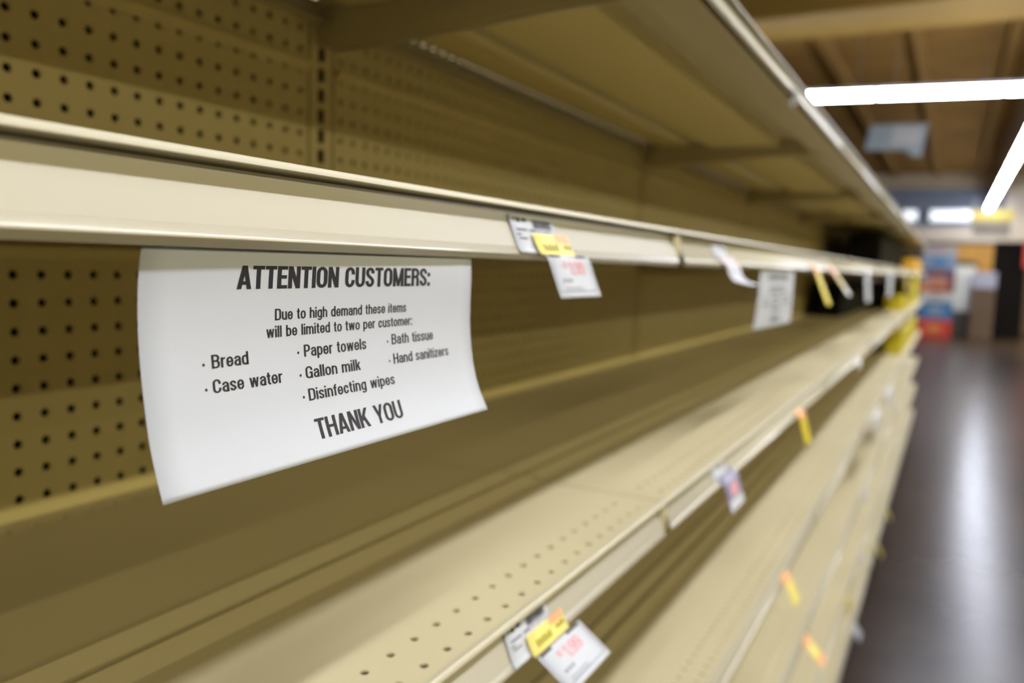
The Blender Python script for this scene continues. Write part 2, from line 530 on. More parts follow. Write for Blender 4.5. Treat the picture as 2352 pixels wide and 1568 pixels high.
class Sheet:
    """a sheet hanging between two side profiles; (s, t) in metres along and down it"""

    def __init__(self, ya, prof_a, yb, prof_b, n=40):
        self.ya, self.yb, self.n = ya, yb, n
        self.a, la = spline(prof_a, n)
        self.b, lb = spline(prof_b, n)
        self.w, self.h = yb - ya, (la + lb) / 2

    def p(self, s, t, off=0.0):
        u = s / self.w
        q = min(max(t / self.h * self.n, 0), self.n)
        i = min(int(q), self.n - 1)
        k = q - i
        A = self.a[i].lerp(self.a[i + 1], k)
        B = self.b[i].lerp(self.b[i + 1], k)
        ta, tb = self.a[i + 1] - self.a[i], self.b[i + 1] - self.b[i]
        x, z = A.lerp(B, u)
        tx, tz = ta.lerp(tb, u)
        l = math.hypot(tx, tz)
        return Vector((x - tz / l * off, self.ya + s, Z(z) + tx / l * off))

    def sheet(self, s0, s1, t0, t1, off=0.0, th=0.00018, ns=10, nt=36):
        mb = MB()
        ns, nt = max(2, ns), max(2, nt)
        vs = []
        for o in (off, off - th):
            for j in range(nt + 1):
                for i in range(ns + 1):
                    vs.append(self.p(s0 + (s1 - s0) * i / ns, t0 + (t1 - t0) * j / nt, o))
        W = ns + 1
        N = W * (nt + 1)
        fs = []
        for j in range(nt):
            for i in range(ns):
                a = j * W + i
                fs += [(a, a + 1, a + W + 1, a + W), (N + a, N + a + W, N + a + W + 1, N + a + 1)]
        for i in range(ns):
            fs += [(i, N + i, N + i + 1, i + 1), (nt * W + i, nt * W + i + 1, N + nt * W + i + 1, N + nt * W + i)]
        for j in range(nt):
            a, c = j * W, j * W + ns
            fs += [(a, a + W, N + a + W, N + a), (c, N + c, N + c + W, c + W)]
        mb.add(vs, fs)
        return mb

    def patch(self, mb, s0, s1, t0, t1, off=0.0003, n=4):
        vs = []
        for j in range(n + 1):
            for s in (s0, s1):
                vs.append(self.p(s, t0 + (t1 - t0) * j / n, off))
        mb.add(vs, [(2 * j, 2 * j + 1, 2 * j + 3, 2 * j + 2) for j in range(n)])


_cache = {}


def glyph(ch, s, h):
    """condensed sans letter as overlapping polygons; capital height 1, stem s, horizontal stroke h -> (advance, polygons)"""
    P = []
    xh = 0.745

    def rect(x0, x1, y0, y1):
        P.append([(x0, y0), (x1, y0), (x1, y1), (x0, y1)])

    def V(x, y0, y1):
        rect(x - s / 2, x + s / 2, y0, y1)

    def H(x0, x1, y):
        rect(x0, x1, y - h / 2, y + h / 2)

    def D(x0, y0, x1, y1, w):
        P.append([(x0 - w / 2, y0), (x0 + w / 2, y0), (x1 + w / 2, y1), (x1 - w / 2, y1)])

    def R(pts):
        o1, o2 = [], []
        for i in range(len(pts)):
            p, q = pts[max(0, i - 1)], pts[min(len(pts) - 1, i + 1)]
            dx, dy = q[0] - p[0], q[1] - p[1]
            l = math.hypot(dx, dy) or 1
            nx, ny = -dy / l * s / 2, dx / l * h / 2
            o1.append((pts[i][0] + nx, pts[i][1] + ny))
            o2.append((pts[i][0] - nx, pts[i][1] - ny))
        for i in range(len(pts) - 1):
            P.append([o1[i], o2[i], o2[i + 1], o1[i + 1]])

    def arc(cx, cy, rx, ry, a0, a1, n=12):
        return [(cx + rx * math.cos(math.radians(a0 + (a1 - a0) * k / n)), cy + ry * math.sin(math.radians(a0 + (a1 - a0) * k / n))) for k in range(n + 1)]

    def bez(p0, p1, p2, p3, n=10):
        return [tuple((1 - t) ** 3 * p0[i] + 3 * (1 - t) ** 2 * t * p1[i] + 3 * (1 - t) * t * t * p2[i] + t ** 3 * p3[i] for i in (0, 1)) for t in [k / n for k in range(n + 1)]]

    def stadium(W, top, bot=0.0, a0=None, gap=None):
        L, Q, T, B = s / 2, W - s / 2, top - h / 2, bot + h / 2
        rx, ry = (Q - L) / 2, min(0.23, (T - B) / 2)
        up, lo = arc(W / 2, T - ry, rx, ry, 0, 180), arc(W / 2, B + ry, rx, ry, 180, 360)
        if gap is None:
            R(up + lo + [up[0], up[1]])
        else:
            R([(Q, gap[1])] + up + lo + [(Q, gap[0])])

    def ess(W, top):
        L, Q, T, B = s / 2, W - s / 2, top - h / 2, h / 2
        rx, ry = (Q - L) / 2, top * 0.235 - h / 4
        yt, yb = T - ry, B + ry
        R([(Q, yt - 0.03 * top)] + arc(W / 2, yt, rx, ry, 0, 180) + bez((L, yt), (L, yt - 0.2 * top), (Q, yb + 0.2 * top), (Q, yb))[1:] + arc(W / 2, yb, rx, ry, 0, -180)[1:] + [(L, yb + 0.03 * top)])

    def bowl(x0, W, y0, y1):
        Q = W - s / 2
        T, B = y1 - h / 2, y0 + h / 2
        r = min((T - B) / 2, 0.2)
        rx = min(0.17, Q - x0)
        R([(x0, T)] + [(Q - rx, T)] + arc(Q - rx, T - r, rx, r, 90, 0)[1:] + arc(Q - rx, B + r, rx, r, 0, -90) + [(x0, B)])

    def arch(x0, x1, top):
        L, Q = x0, x1
        ry = 0.20
        R([(L, top - h / 2 - ry - 0.02)] + arc((L + Q) / 2, top - h / 2 - ry, (Q - L) / 2, ry, 180, 0) + [(Q, top - h / 2 - ry - 0.02)])
        V(Q, 0, top - h / 2 - ry)

    L = s / 2
    if ch == ' ':
        return 0.27, P
    if ch == 'A':
        W = 0.60; D(L, 0, W / 2 - s * 0.06, 1, s); D(W - L, 0, W / 2 + s * 0.06, 1, s); H(0.15, W - 0.15, 0.26)
    elif ch == 'T':
        W = 0.50; H(0, W, 1 - h / 2); V(W / 2, 0, 1)
    elif ch == 'E':
        W = 0.46; V(L, 0, 1); H(0, W, 1 - h / 2); H(0, W - 0.03, 0.52); H(0, W, h / 2)
    elif ch == 'N':
        W = 0.57; V(L, 0, 1); V(W - L, 0, 1); D(L + 0.01, 1, W - L - 0.01, 0, s * 1.05)
    elif ch == 'I':
        W = s; V(L, 0, 1)
    elif ch == 'O':
        W = 0.56; stadium(W, 1)
    elif ch == 'C':
        W = 0.54; stadium(W, 1, gap=(0.36, 0.64))
    elif ch == 'G':
        W = 0.56; stadium(W, 1, gap=(0.10, 0.66)); H(W * 0.55, W, 0.47); V(W - L, 0, 0.5)
    elif ch == 'U':
        W = 0.56
        Q = W - L
        R(arc(W / 2, h / 2 + 0.23, (Q - L) / 2, 0.23, 180, 360)); V(L, 0.23 + h / 2, 1); V(Q, 0.23 + h / 2, 1)
    elif ch == 'S':
        W = 0.52; ess(W, 1)
    elif ch == 'M':
        W = 0.70; V(L, 0, 1); V(W - L, 0, 1); D(L + 0.01, 1, W / 2, 0.02, s * 0.9); D(W - L - 0.01, 1, W / 2, 0.02, s * 0.9)
    elif ch == 'R':
        W = 0.54; V(L, 0, 1); bowl(L, W, 0.44, 1); V(W - L - 0.01, 0, 0.40); D(W - L - 0.01, 0.40, W - L - 0.06, 0.50, s)
    elif ch == 'P':
        W = 0.52; V(L, 0, 1); bowl(L, W, 0.40, 1)
    elif ch == 'B':
        W = 0.54; V(L, 0, 1); bowl(L, W - 0.015, 0.47, 1); bowl(L, W, 0, 0.47 + h)
    elif ch == 'D':
        W = 0.55; V(L, 0, 1); bowl(L, W, 0, 1)
    elif ch == 'H':
        W = 0.56; V(L, 0, 1); V(W - L, 0, 1); H(L, W - L, 0.52)
    elif ch == 'K':
        W = 0.57; V(L, 0, 1); D(s * 0.8, 0.36, W - s * 0.6, 1, s * 1.1); D(W - s * 0.55, 0, s * 1.45, 0.62, s * 1.1)
    elif ch == 'Y':
        W = 0.58; D(L, 1, W / 2, 0.38, s); D(W - L, 1, W / 2, 0.38, s); V(W / 2, 0, 0.42)
    elif ch == ':':
        W = s * 1.05; rect(0, W, 0, s * 1.1); rect(0, W, xh - s * 1.1, xh)
    elif ch == '.':
        W = s * 1.05; rect(0, W, 0, s)
    elif ch == '1':
        W = 0.36; V(W - L, 0, 1); R([(0.0, 0.76), (W - L - 0.1, 0.79), (W - L, 0.95)])
    elif ch == '9':
        W = 0.50; stadium(W, 1, 0.36); R([(W - L, 0.7)] + [(W - L, 0.3)] + arc(W / 2, 0.26, W / 2 - L, 0.26 - h / 2, 0, -170))
    elif ch == '$':
        W = 0.46; ess(W, 1); rect(W / 2 - s * 0.3, W / 2 + s * 0.3, -0.1, 1.1)
    elif ch == 'a':
        W = 0.46; Q = W - L
        R([(L, xh - 0.20)] + arc(W / 2, xh - h / 2 - 0.17, Q - W / 2, 0.17, 180, 0) + [(Q, 0.0)])
        R([(Q, 0.44)] + bez((Q, 0.44), (W * 0.4, 0.42), (L, 0.40), (L, 0.22))[1:] + bez((L, 0.22), (L, h * 0.2), (Q, -h * 0.2), (Q, 0.26))[1:])
    elif ch in 'bdpqog':
        W = 0.48 if ch != 'o' else 0.49
        stadium(W, xh)
        if ch == 'b':
            V(L, 0, 1)
        elif ch == 'd':
            V(W - L, 0, 1)
        elif ch == 'p':
            V(L, -0.24, xh)
        elif ch == 'g':
            V(W - L, -0.05, xh); R([(W - L, 0.0)] + arc(W / 2, -0.05, W / 2 - L, 0.19 - h / 2, 0, -165))
    elif ch == 'c':
        W = 0.44; stadium(W, xh, gap=(0.27, xh - 0.27))
    elif ch == 'e':
        W = 0.47; stadium(W, xh, gap=(0.22, xh * 0.44)); H(L, W - L * 0.4, xh * 0.50)
    elif ch == 'f':
        W = 0.29; x = 0.06 + L; R([(W, 1 - h / 2)] + arc(x + 0.12, 1 - h / 2 - 0.15, 0.12, 0.15, 90, 180) + [(x, 0.7)]); V(x, 0, 0.85); H(0, W - 0.01, xh - h / 2)
    elif ch == 't':
        W = 0.29; x = 0.06 + L; V(x, 0.16, 0.94); H(0, W - 0.01, xh - h / 2); R([(x, 0.2)] + arc(x + 0.12, h / 2 + 0.13, 0.12, 0.13, 180, 270) + [(W, h / 2)])
    elif ch == 'h':
        W = 0.47; V(L, 0, 1); arch(L, W - L, xh)
    elif ch == 'n':
        W = 0.47; V(L, 0, xh); arch(L, W - L, xh)
    elif ch == 'm':
        W = 0.74; V(L, 0, xh); arch(L, W / 2, xh); arch(W / 2, W - L, xh)
    elif ch == 'u':
        W = 0.47; V(W - L, 0, xh); Q = W - L
        R([(Q, 0.24)] + arc(W / 2, h / 2 + 0.20, W / 2 - L, 0.20, 0, -180)); V(L, 0.2 + h / 2, xh)
    elif ch == 'r':
        W = 0.31; V(L, 0, xh); R([(L, xh - 0.28)] + bez((L, xh - 0.28), (L, xh - h), (W * 0.6, xh - h / 2), (W, xh - h / 2 - 0.01)))
    elif ch == 'i':
        W = s; V(L, 0, xh); rect(0, s, 0.86, 1)
    elif ch == 'l':
        W = s; V(L, 0, 1)
    elif ch == 'k':
        W = 0.46; V(L, 0, 1); D(s * 0.8, 0.28, W - s * 0.6, xh, s * 1.1); D(W - s * 0.5, 0, s * 1.3, 0.48, s * 1.1)
    elif ch == 's':
        W = 0.43; ess(W, xh)
    elif ch == 'w':
        W = 0.68
        for x0, y0, x1, y1 in ((L, xh, W * 0.28, 0), (W * 0.28, 0, W / 2, xh), (W / 2, xh, W * 0.72, 0), (W * 0.72, 0, W - L, xh)):
            D(x0, y0, x1, y1, s * 0.92)
    elif ch == 'z':
        W = 0.40; H(0, W, xh - h / 2); H(0, W, h / 2); D(s * 0.62, h / 2, W - s * 0.62, xh - h / 2, s * 1.15)
    else:
        W = 0.4
    return W, P


def text_mesh(txt, stem):
    key = (txt, stem)
    if key not in _cache:
        v, f = [], []
        x = 0
        for ch in txt:
            W, polys = glyph(ch, stem, stem * 0.80)
            for pl in polys:
                a, b, c, d_ = [Vector(q) for q in pl]
                if (b - a).length + (c - d_).length > (d_ - a).length + (c - b).length:
                    a, b, c, d_ = b, c, d_, a
                n = max(1, int(((d_ - a).length + (c - b).length) / 2 / 0.22 + 0.5))
                for k in range(n):      # short pieces, so that the lettering follows the curl of the sheet
                    t0, t1 = k / n, (k + 1) / n
                    f.append(tuple(range(len(v), len(v) + 4)))
                    v += [(x + q.x, q.y, 0) for q in (a.lerp(d_, t0), b.lerp(c, t0), b.lerp(c, t1), a.lerp(d_, t1))]
            x += W + (0.062 if stem < 0.17 else 0.038)
        _cache[key] = (v, f)
    return _cache[key]


def letters(sheet, txt, s0, s1, base, cap, bold, m, parent, off=0.00010, slant=0.0, capref=None):
    """one line of lettering fitted between s0 and s1, standing on base with the given capital height"""
    v, f = text_mesh(txt, bold)
    x0 = min(p[0] for p in v)
    x1 = max(p[0] for p in v)
    yb, yt = 0, 1
    mb = MB()
    vs = []
    for x, y, _ in v:
        yy = (y - yb) / (yt - yb) * cap
        vs.append(sheet.p(s0 + (x - x0) / (x1 - x0) * (s1 - s0) + slant * yy, base - yy, off))
    mb.add(vs, f)
    me = bpy.data.meshes.new('lettering')
    me.from_pydata([tuple(p) for p in mb.v], [], mb.f)
    me.materials.append(MT[m])
    o = bpy.data.objects.new('lettering', me)
    C.objects.link(o)
    o.parent = parent
    return o


def dots(sheet, pts, r, m, parent, off=0.00010):
    mb = MB()
    for s, t in pts:
        mb.add([sheet.p(s + r * math.cos(k * math.pi / 6), t + r * math.sin(k * math.pi / 6), off) for k in range(12)], [tuple(range(12))])
    return mb.build('bullet_points', m, parent)


BOLD = 0.155
LINES = [  # text, left, right, baseline, capital height (millimetres on the sheet), extra weight
    ('ATTENTION CUSTOMERS:', 43.7, 175.7, 17.2, 9.4, 0.188, 0.0),
    ('Due to high demand these items', 64.3, 155.3, 30.5, 4.8, BOLD, 0.0),
    ('will be limited to two per customer:', 59.4, 160.5, 37.6, 4.8, BOLD, 0.0),
    ('Bread', 30.6, 49.0, 47.4, 5.3, BOLD, 0.0),
    ('Case water', 30.1, 66.5, 56.9, 5.3, BOLD, 0.0),
    ('Paper towels', 80.5, 122.7, 47.3, 5.3, BOLD, 0.0),
    ('Gallon milk', 80.3, 117.3, 56.9, 5.3, BOLD, 0.0),
    ('Disinfecting wipes', 80.5, 141.8, 66.7, 5.3, BOLD, 0.0),
    ('Bath tissue', 142.6, 179.0, 46.7, 5.3, BOLD, 0.0),
    ('Hand sanitizers', 142.9, 192.7, 56.6, 5.3, BOLD, 0.0),
    ('THANK YOU', 80.9, 142.5, 84.3, 9.3, 0.170, 0.0)]
BULLETS = [(26.8, 45.6), (26.9, 55.1), (77.0, 45.2), (77.2, 55.1), (77.5, 64.7), (139.4, 45.0), (139.7, 54.8)]


def notice(label, ya, pa, yb, pb, t_in):
    sh = Sheet(ya, pa, yb, pb)
    t = thing('paper_notice', label, 'sign', (0.48, (ya + yb) / 2, Z(0.0)), 'printed notices hung from the eye-level shelf')
    inv = Vector(t.location)
    k = sh.w / 0.2172
    parts = [sh.sheet(0, sh.w, 0, sh.h, ns=16, nt=40).build('sheet', 'paper', t, smooth=True)]
    for txt, a, b, base, cap, bold, sl in LINES:
        parts.append(letters(sh, txt, a * k / 1000, b * k / 1000, t_in + base / 1000, cap / 1000, bold, 'ink', t))
    parts.append(dots(sh, [(a * k / 1000, t_in + c / 1000) for a, c in BULLETS], 0.0006, 'ink', t))
    for o in parts:
        o.matrix_parent_inverse = Matrix.Translation(-inv)
    return t


PA = [(0.4801, 0.0055), (0.48, 0.0041), (0.4785, -0.0019), (0.4774, -0.0095), (0.4768, -0.0186), (0.477, -0.0309), (0.4781, -0.0431), (0.4799, -0.0554), (0.4822, -0.0676), (0.4853, -0.0781), (0.489, -0.0885)]
PB = [(0.4798, 0.0055), (0.48, 0.0027), (0.4804, -0.0099), (0.4802, -0.0226), (0.4803, -0.0354), (0.4815, -0.0481), (0.4837, -0.0608), (0.4877, -0.0733), (0.494, -0.0855)]
notice('large white notice headed ATTENTION CUSTOMERS, sharp in the foreground', 0.1852, PA, 0.4024, PB, 0.0021)
PA2 = [(0.480, 0.0055), (0.4795, -0.010), (0.478, -0.044), (0.4735, -0.089)]
PB2 = [(0.480, 0.0055), (0.4805, -0.015), (0.480, -0.052), (0.4785, -0.091)]
notice('blurred white notice hanging farther along the eye-level shelf', 1.215, PA2, 1.50, PB2, 0.0031)


# ------------------------------------------------------------------ shelf tags
def on_origin(t):
    inv = Matrix.Translation(-Vector(t.location))
    for o in t.children:
        o.matrix_parent_inverse = inv


def price_tag(label, y0, lip, card_x, card_z, width=0.069, group='price tags with a hanging card', price='1.99'):
    """paper strip on the channel, yellow sticker over it and a price card swinging out below"""
    t = thing('price_tag', label, 'price tag', (0.487, y0 + 0.04, Z(lip - 0.03)), group)
    face = [(x + 0.0007, z + lip) for x, z in ((0.4740, -0.0075), (0.4743, -0.0100), (0.4774, -0.0180), (0.4814, -0.0280), (0.4835, -0.0310), (0.4848, -0.0320))]
    st = Sheet(y0, face, y0 + 0.065, face)
    st.sheet(0, st.w, 0, st.h, ns=4, nt=16).build('shelf_strip', 'paper', t, smooth=True)
    bc = MB()
    random.seed(3)
    s = 0.031
    while s < 0.058:
        w = random.choice((0.0005, 0.0008, 0.0012))
        st.patch(bc, s, s + w, 0.0025, 0.0085)
        s += w + random.choice((0.0005, 0.0008))
    bc.build('barcode', 'ink', t)
    pr_ = MB()
    for (a, b, c, e) in ((0.009, 0.014, 0.002, 0.0050), (0.016, 0.023, 0.002, 0.0045), (0.005, 0.007, 0.002, 0.004), (0.006, 0.021, 0.0098, 0.0108), (0.024, 0.034, 0.0098, 0.0110), (0.036, 0.040, 0.0098, 0.0106), (0.042, 0.056, 0.0100, 0.0106), (0.004, 0.011, 0.0135, 0.0142), (0.006, 0.018, 0.0160, 0.0168)):
        st.patch(pr_, a, b, c, e)
    pr_.build('strip_print', 'ink', t)
    yb = y0 + 0.025
    path = [(0.4800, lip - 0.0185), (0.4826, lip - 0.0245), (0.4855, lip - 0.0295), (0.4885, lip - 0.0330), (0.4915, lip - 0.0355), (card_x * 0.6 + 0.4915 * 0.4, card_z * 0.6 + (lip - 0.0355) * 0.4), (card_x, card_z)]
    cd = Sheet(yb, path, yb + width, path)
    h0 = 0.0175
    cd.sheet(-0.002, width * 0.78, 0.0008, h0 - 0.0008, ns=3, nt=10).build('sticker', 'yellow', t, smooth=True)
    op = MB()
    cd.patch(op, width * 0.46, width * 0.76, 0.0005, 0.0065)
    op.build('sticker_patch', 'orange_patch', t)
    ol = MB()
    for k in range(5):
        cd.patch(ol, 0.008 + 0.005 * k, 0.0115 + 0.005 * k, 0.0075 + 0.0008 * (k % 2), 0.0135)
    for k in range(3):
        cd.patch(ol, 0.040 + 0.005 * k, 0.0435 + 0.005 * k, 0.0080, 0.0115)
    ol.build('sticker_print', 'olive_ink', t)
    cd.sheet(0, width, h0, cd.h, off=0.0004, ns=3, nt=14).build('hanging_card', 'paper', t, smooth=True)
    hh = cd.h
    for a, b in ((0.003, 0.020), (0.046, width - 0.005)):
        bd = MB()
        cd.patch(bd, a, b, h0 + 0.0003, h0 + 0.0024, 0.0007)
        bd.build('card_header', 'ink', t)
    bl = MB()
    cd.patch(bl, 0.0025, 0.0033, h0 + 0.0003, hh - 0.0042, 0.0007)
    cd.patch(bl, width - 0.0040, width - 0.0033, h0 + 0.0003, hh - 0.0042, 0.0007)
    cd.patch(bl, 0.0025, width - 0.0033, hh - 0.0050, hh - 0.0042, 0.0007)
    for (a, b, u, v) in ((0.012, 0.040, 0.76, 0.79), (0.012, 0.043, 0.83, 0.85)):
        cd.patch(bl, a, b, h0 + (hh - h0) * u, h0 + (hh - h0) * v, 0.0007)
    for k in range(3):
        cd.patch(bl, 0.0125 + 0.0055 * k, 0.0165 + 0.0055 * k, h0 + (hh - h0) * 0.56, h0 + (hh - h0) * 0.64, 0.0007)
    bl.build('card_border', 'grey_ink', t)
    letters(cd, '$', 0.0195, 0.0245, h0 + (hh - h0) * 0.32, (hh - h0) * 0.14, 0.13, 'red_ink', t, off=0.0008)
    letters(cd, price, 0.027, 0.054, h0 + (hh - h0) * 0.47, (hh - h0) * 0.31, 0.13, 'red_ink', t, off=0.0008)
    on_origin(t)
    return t


price_tag('price tag with red 1.99 card on the eye-level shelf, beside the sharp notice', 0.455, LIP[1], 0.5022, -0.0225)
price_tag('price tag with red 1.99 card on the shelf below, near the bottom edge', 0.466, LIP[2], 0.5165, -0.2965, 0.072)


def slip(name, label, y0, y1, lip, ends, m, group, strip=None, top_patch=None, bottom_patch=None, cat='tag', mid=None, mid_patch=None):
    """a slip clipped in the price channel that bends out and hangs: ends = (x, z) of its lower edge"""
    t = thing(name, label, cat, (0.487, (y0 + y1) / 2, Z(lip - 0.03)), group)
    ex, ez = ends
    path = [(0.4806, lip - 0.0230), (0.4830, lip - 0.0280), (0.4868, lip - 0.0318), (0.4905, lip - 0.0350)]
    if mid:
        path.append(mid)
    path.append((ex, ez))
    sh = Sheet(y0, path, y1, path)
    sh.sheet(0, sh.w, 0, sh.h, ns=3, nt=20).build('slip', m, t, smooth=True)
    if strip:
        face = [(x + 0.0007, z + lip) for x, z in ((0.4745, -0.0105), (0.4774, -0.0180), (0.4806, -0.0262))]
        st = Sheet(y0 - 0.02, face, y0 + 0.045, face)
        st.sheet(0, st.w, 0, st.h, ns=3, nt=10).build('shelf_strip', strip, t, smooth=True)
        bc = MB()
        st.patch(bc, 0.030, 0.056, 0.002, 0.006)
        bc.build('barcode', 'grey_ink', t)
    if top_patch:
        pm = MB()
        sh.patch(pm, 0.001, sh.w - 0.001, 0.001, sh.h * 0.32, 0.0005, 10)
        pm.build('coloured_patch', top_patch, t)
    if mid_patch:
        pm = MB()
        sh.patch(pm, sh.w * 0.3, sh.w * 0.75, sh.h * 0.35, sh.h * 0.66, 0.0005, 6)
        pm.build('coloured_patch', mid_patch, t)
    if bottom_patch:
        pm = MB()
        sh.patch(pm, 0.004, sh.w - 0.004, sh.h * 0.72, sh.h * 0.98, 0.0005, 6)
        pm.build('coloured_end', bottom_patch, t)
    on_origin(t)
    return t


G1 = 'slips hanging from the eye-level shelf'
slip('shelf_slip', 'curled white slip hanging from the eye-level shelf, just left of the blurred notice', 0.965, 1.035, LIP[1], (0.519, -0.0175), 'paper', G1, strip='paper', top_patch='rose_goods', mid=(0.499, -0.012))
slip('shelf_slip', 'bright yellow slip hanging just right of the blurred notice', 1.66, 1.72, LIP[1], (0.519, -0.064), 'yellow_goods', G1, top_patch='orange_patch')
slip('shelf_slip', 'dull yellow slip with a pale tip, second slip right of the blurred notice', 1.91, 1.98, LIP[1], (0.529, -0.050), 'sign_yellow', G1, bottom_patch='sign_white', top_patch='orange_patch', mid=(0.505, -0.015))
slip('shelf_slip', 'white slip hanging before dark goods, third right of the blurred notice', 2.70, 2.86, LIP[1], (0.500, -0.090), 'paper', G1)
slip('shelf_slip', 'white slip hanging before dark goods, fourth right of the blurred notice', 3.75, 4.05, LIP[1], (0.492, -0.098), 'paper', G1)
slip('shelf_slip', 'pale yellow slip hanging at the far end of the eye-level shelf', 5.2, 5.6, LIP[1], (0.495, -0.10), 'sign_yellow', G1)
slip('shelf_slip', 'bright yellow slip, last one hanging from the eye-level shelf', 6.5, 7.2, LIP[1], (0.500, -0.13), 'yellow_goods', G1)
G2 = 'slips hanging from the shelf just below eye level'
slip('shelf_slip', 'lilac slip with a pink patch and white end on the shelf below eye level', 1.023, 1.098, LIP[2], (0.501, -0.3125), 'lilac', G2, strip='paper', mid_patch='pink', bottom_patch='paper')
slip('shelf_slip', 'yellow slip with an orange top on the shelf below eye level', 1.60, 1.665, LIP[2], (0.506, -0.331), 'yellow_goods', G2, top_patch='orange_patch')
slip('shelf_slip', 'small white slip far along the shelf below eye level', 2.66, 2.80, LIP[2], (0.492, -0.297), 'sign_white', G2)
G3 = 'slips hanging from the second shelf below eye level'
slip('shelf_slip', 'yellow slip at the bottom edge of the picture, nearest on its shelf', 0.985, 1.035, LIP[3], (0.492, -0.612), 'yellow', G3)
slip('shelf_slip', 'orange and yellow slip on the second shelf below eye level', 1.56, 1.62, LIP[3], (0.512, -0.637), 'yellow', G3, top_patch='orange_patch')
slip('shelf_slip', 'white slip far along the second shelf below eye level, nearer of two', 3.55, 3.90, LIP[3], (0.50, -0.66), 'sign_white', G3)
slip('shelf_slip', 'white slip far along the second shelf below eye level, farther of two', 4.3, 4.75, LIP[3], (0.50, -0.68), 'sign_white', G3)
G4 = 'slips hanging low down beside the floor'
slip('shelf_slip', 'yellow slip with a red tip low down near the bottom edge', 1.93, 1.99, LIP[4], (0.530, -0.915), 'yellow', G4, bottom_patch='orange_patch', top_patch='orange_patch')
slip('shelf_slip', 'dull grey slip low on the third shelf below eye level', 3.35, 3.50, LIP[4], (0.492, -0.90), 'grey_goods', G4)
slip('shelf_slip', 'yellowish slip on the fourth shelf below eye level, nearer one', 2.95, 3.05, LIP[5], (0.495, -1.20), 'sign_yellow', G4)
slip('shelf_slip', 'grey slip on the fourth shelf below eye level, farther one', 3.45, 3.55, LIP[5], (0.494, -1.18), 'grey_goods', G4)
slip('shelf_slip', 'pale slip sticking out over the floor edge, nearest to the camera', 3.38, 3.48, LIP[6], (0.512, -1.46), 'sign_white', G4)
slip('shelf_slip', 'brownish slip sticking out over the floor edge, middle one', 4.50, 4.60, LIP[6], (0.515, -1.475), 'sign_yellow', G4)
slip('shelf_slip', 'brownish slip sticking out over the floor edge, farthest one', 5.2, 5.32, LIP[6], (0.512, -1.47), 'sign_yellow', G4)
slip('shelf_slip', 'small white clip hanging from the upper shelf edge beside the lit tubes', 1.345, 1.385, LIP[0], (0.480, 0.262), 'paper', 'clips on the upper shelf')

# ------------------------------------------------------------------ goods at the far end of the shelves
def carton(name, label, x0, x1, y0, y1, z0, z1, m, group, cat='box'):
    mb = MB()
    mb.box(x0, x1, y0, y1, 0, z1 - z0)
    o = mb.build(name, m, bevel=0.006, loc=(0, 0, Z(z0)))
    return tag(o, label, cat, group)


SH = [z - 0.002 for z in LIP]
random.seed(11)
y = 5.35
for k in range(8):
    ln = 0.46
    carton('dark_carton', 'near-black carton on the far half of the eye-level shelf, %s in its row' % (ORD[k] if k else 'nearest'), 0.16, 0.34, y, y + ln, SH[1] + 0.0048, SH[1] + 0.205, 'black', 'dark cartons on the eye-level shelf')
    y += ln + 0.012
y = 4.8
for k in range(8):
    ln = 0.34
    carton('dark_carton', 'near-black carton on the shelf below eye level, %s in its row' % (ORD[k] if k else 'nearest'), 0.06, 0.20 if k < 4 else 0.26, y, y + ln, SH[2] + 0.0048, SH[2] + 0.185, 'black', 'dark cartons on the shelf below eye level')
    y += ln + 0.012
y = 6.1
for k in range(7):
    carton('yellow_carton', 'yellow carton at the far end of the shelf below eye level, %s in its row' % (ORD[k] if k else 'nearest'), 0.331, 0.45, y, y + 0.36, SH[2] + 0.0004, SH[2] + (0.10 if k < 2 else 0.20), 'yellow_goods', 'yellow cartons at the far end')
    y += 0.38
y = 6.3
for k in range(7):
    carton('yellow_carton', 'yellow carton under the far end of the shelf below eye level, %s in its row' % (ORD[k] if k else 'nearest'), 0.331, 0.45, y, y + 0.36, SH[3] + 0.0004, SH[3] + 0.17, 'yellow_goods', 'yellow cartons one shelf lower')
    y += 0.38
y = 7.3
for k in range(4):
    carton('amber_carton', 'amber carton at the far end of the eye-level shelf, %s in its row' % (ORD[k] if k else 'nearest'), 0.36, 0.455, y, y + 0.4, SH[1] + 0.0004, SH[1] + 0.10, 'amber_goods', 'amber cartons at the far end')
    y += 0.42

# ------------------------------------------------------------------ ceiling lamps
def lamp(label, p0, p1, group):
    """strip fixture: lit tube under a housing, from p0 to p1"""
    a, b = Vector(p0), Vector(p1)
    L = (b - a).length
    t = thing('strip_light', label, 'light', tuple((a + b) / 2), group)
    t.rotation_euler.z = math.atan2(b.y - a.y, b.x - a.x) - math.pi / 2
    pr_ = [(0.055, 0.03)] + [(0.055 * math.cos(q), 0.0 - 0.05 * math.sin(q)) for q in [math.pi * k / 8 for k in range(9)]] + [(-0.055, 0.03)]
    tb = MB()
    tb.prism_y(pr_, -L / 2 + 0.02, L / 2 - 0.02)
    tb.build('tube', 'tube', t)
    hs = MB()
    hs.prism_y([(-0.056, 0.031), (0.056, 0.031), (0.045, 0.07), (-0.045, 0.07)], -L / 2 + 0.005, L / 2 - 0.005)
    hs.build('housing', 'housing', t)
    for s in (-1, 1):
        cb = MB()
        cb.tube((0, s * L * 0.35, 0.07), (0, s * L * 0.35, Z(3.05) - a.z), 0.004, 6)
        cb.build('hanger', 'cable', t)
    return t


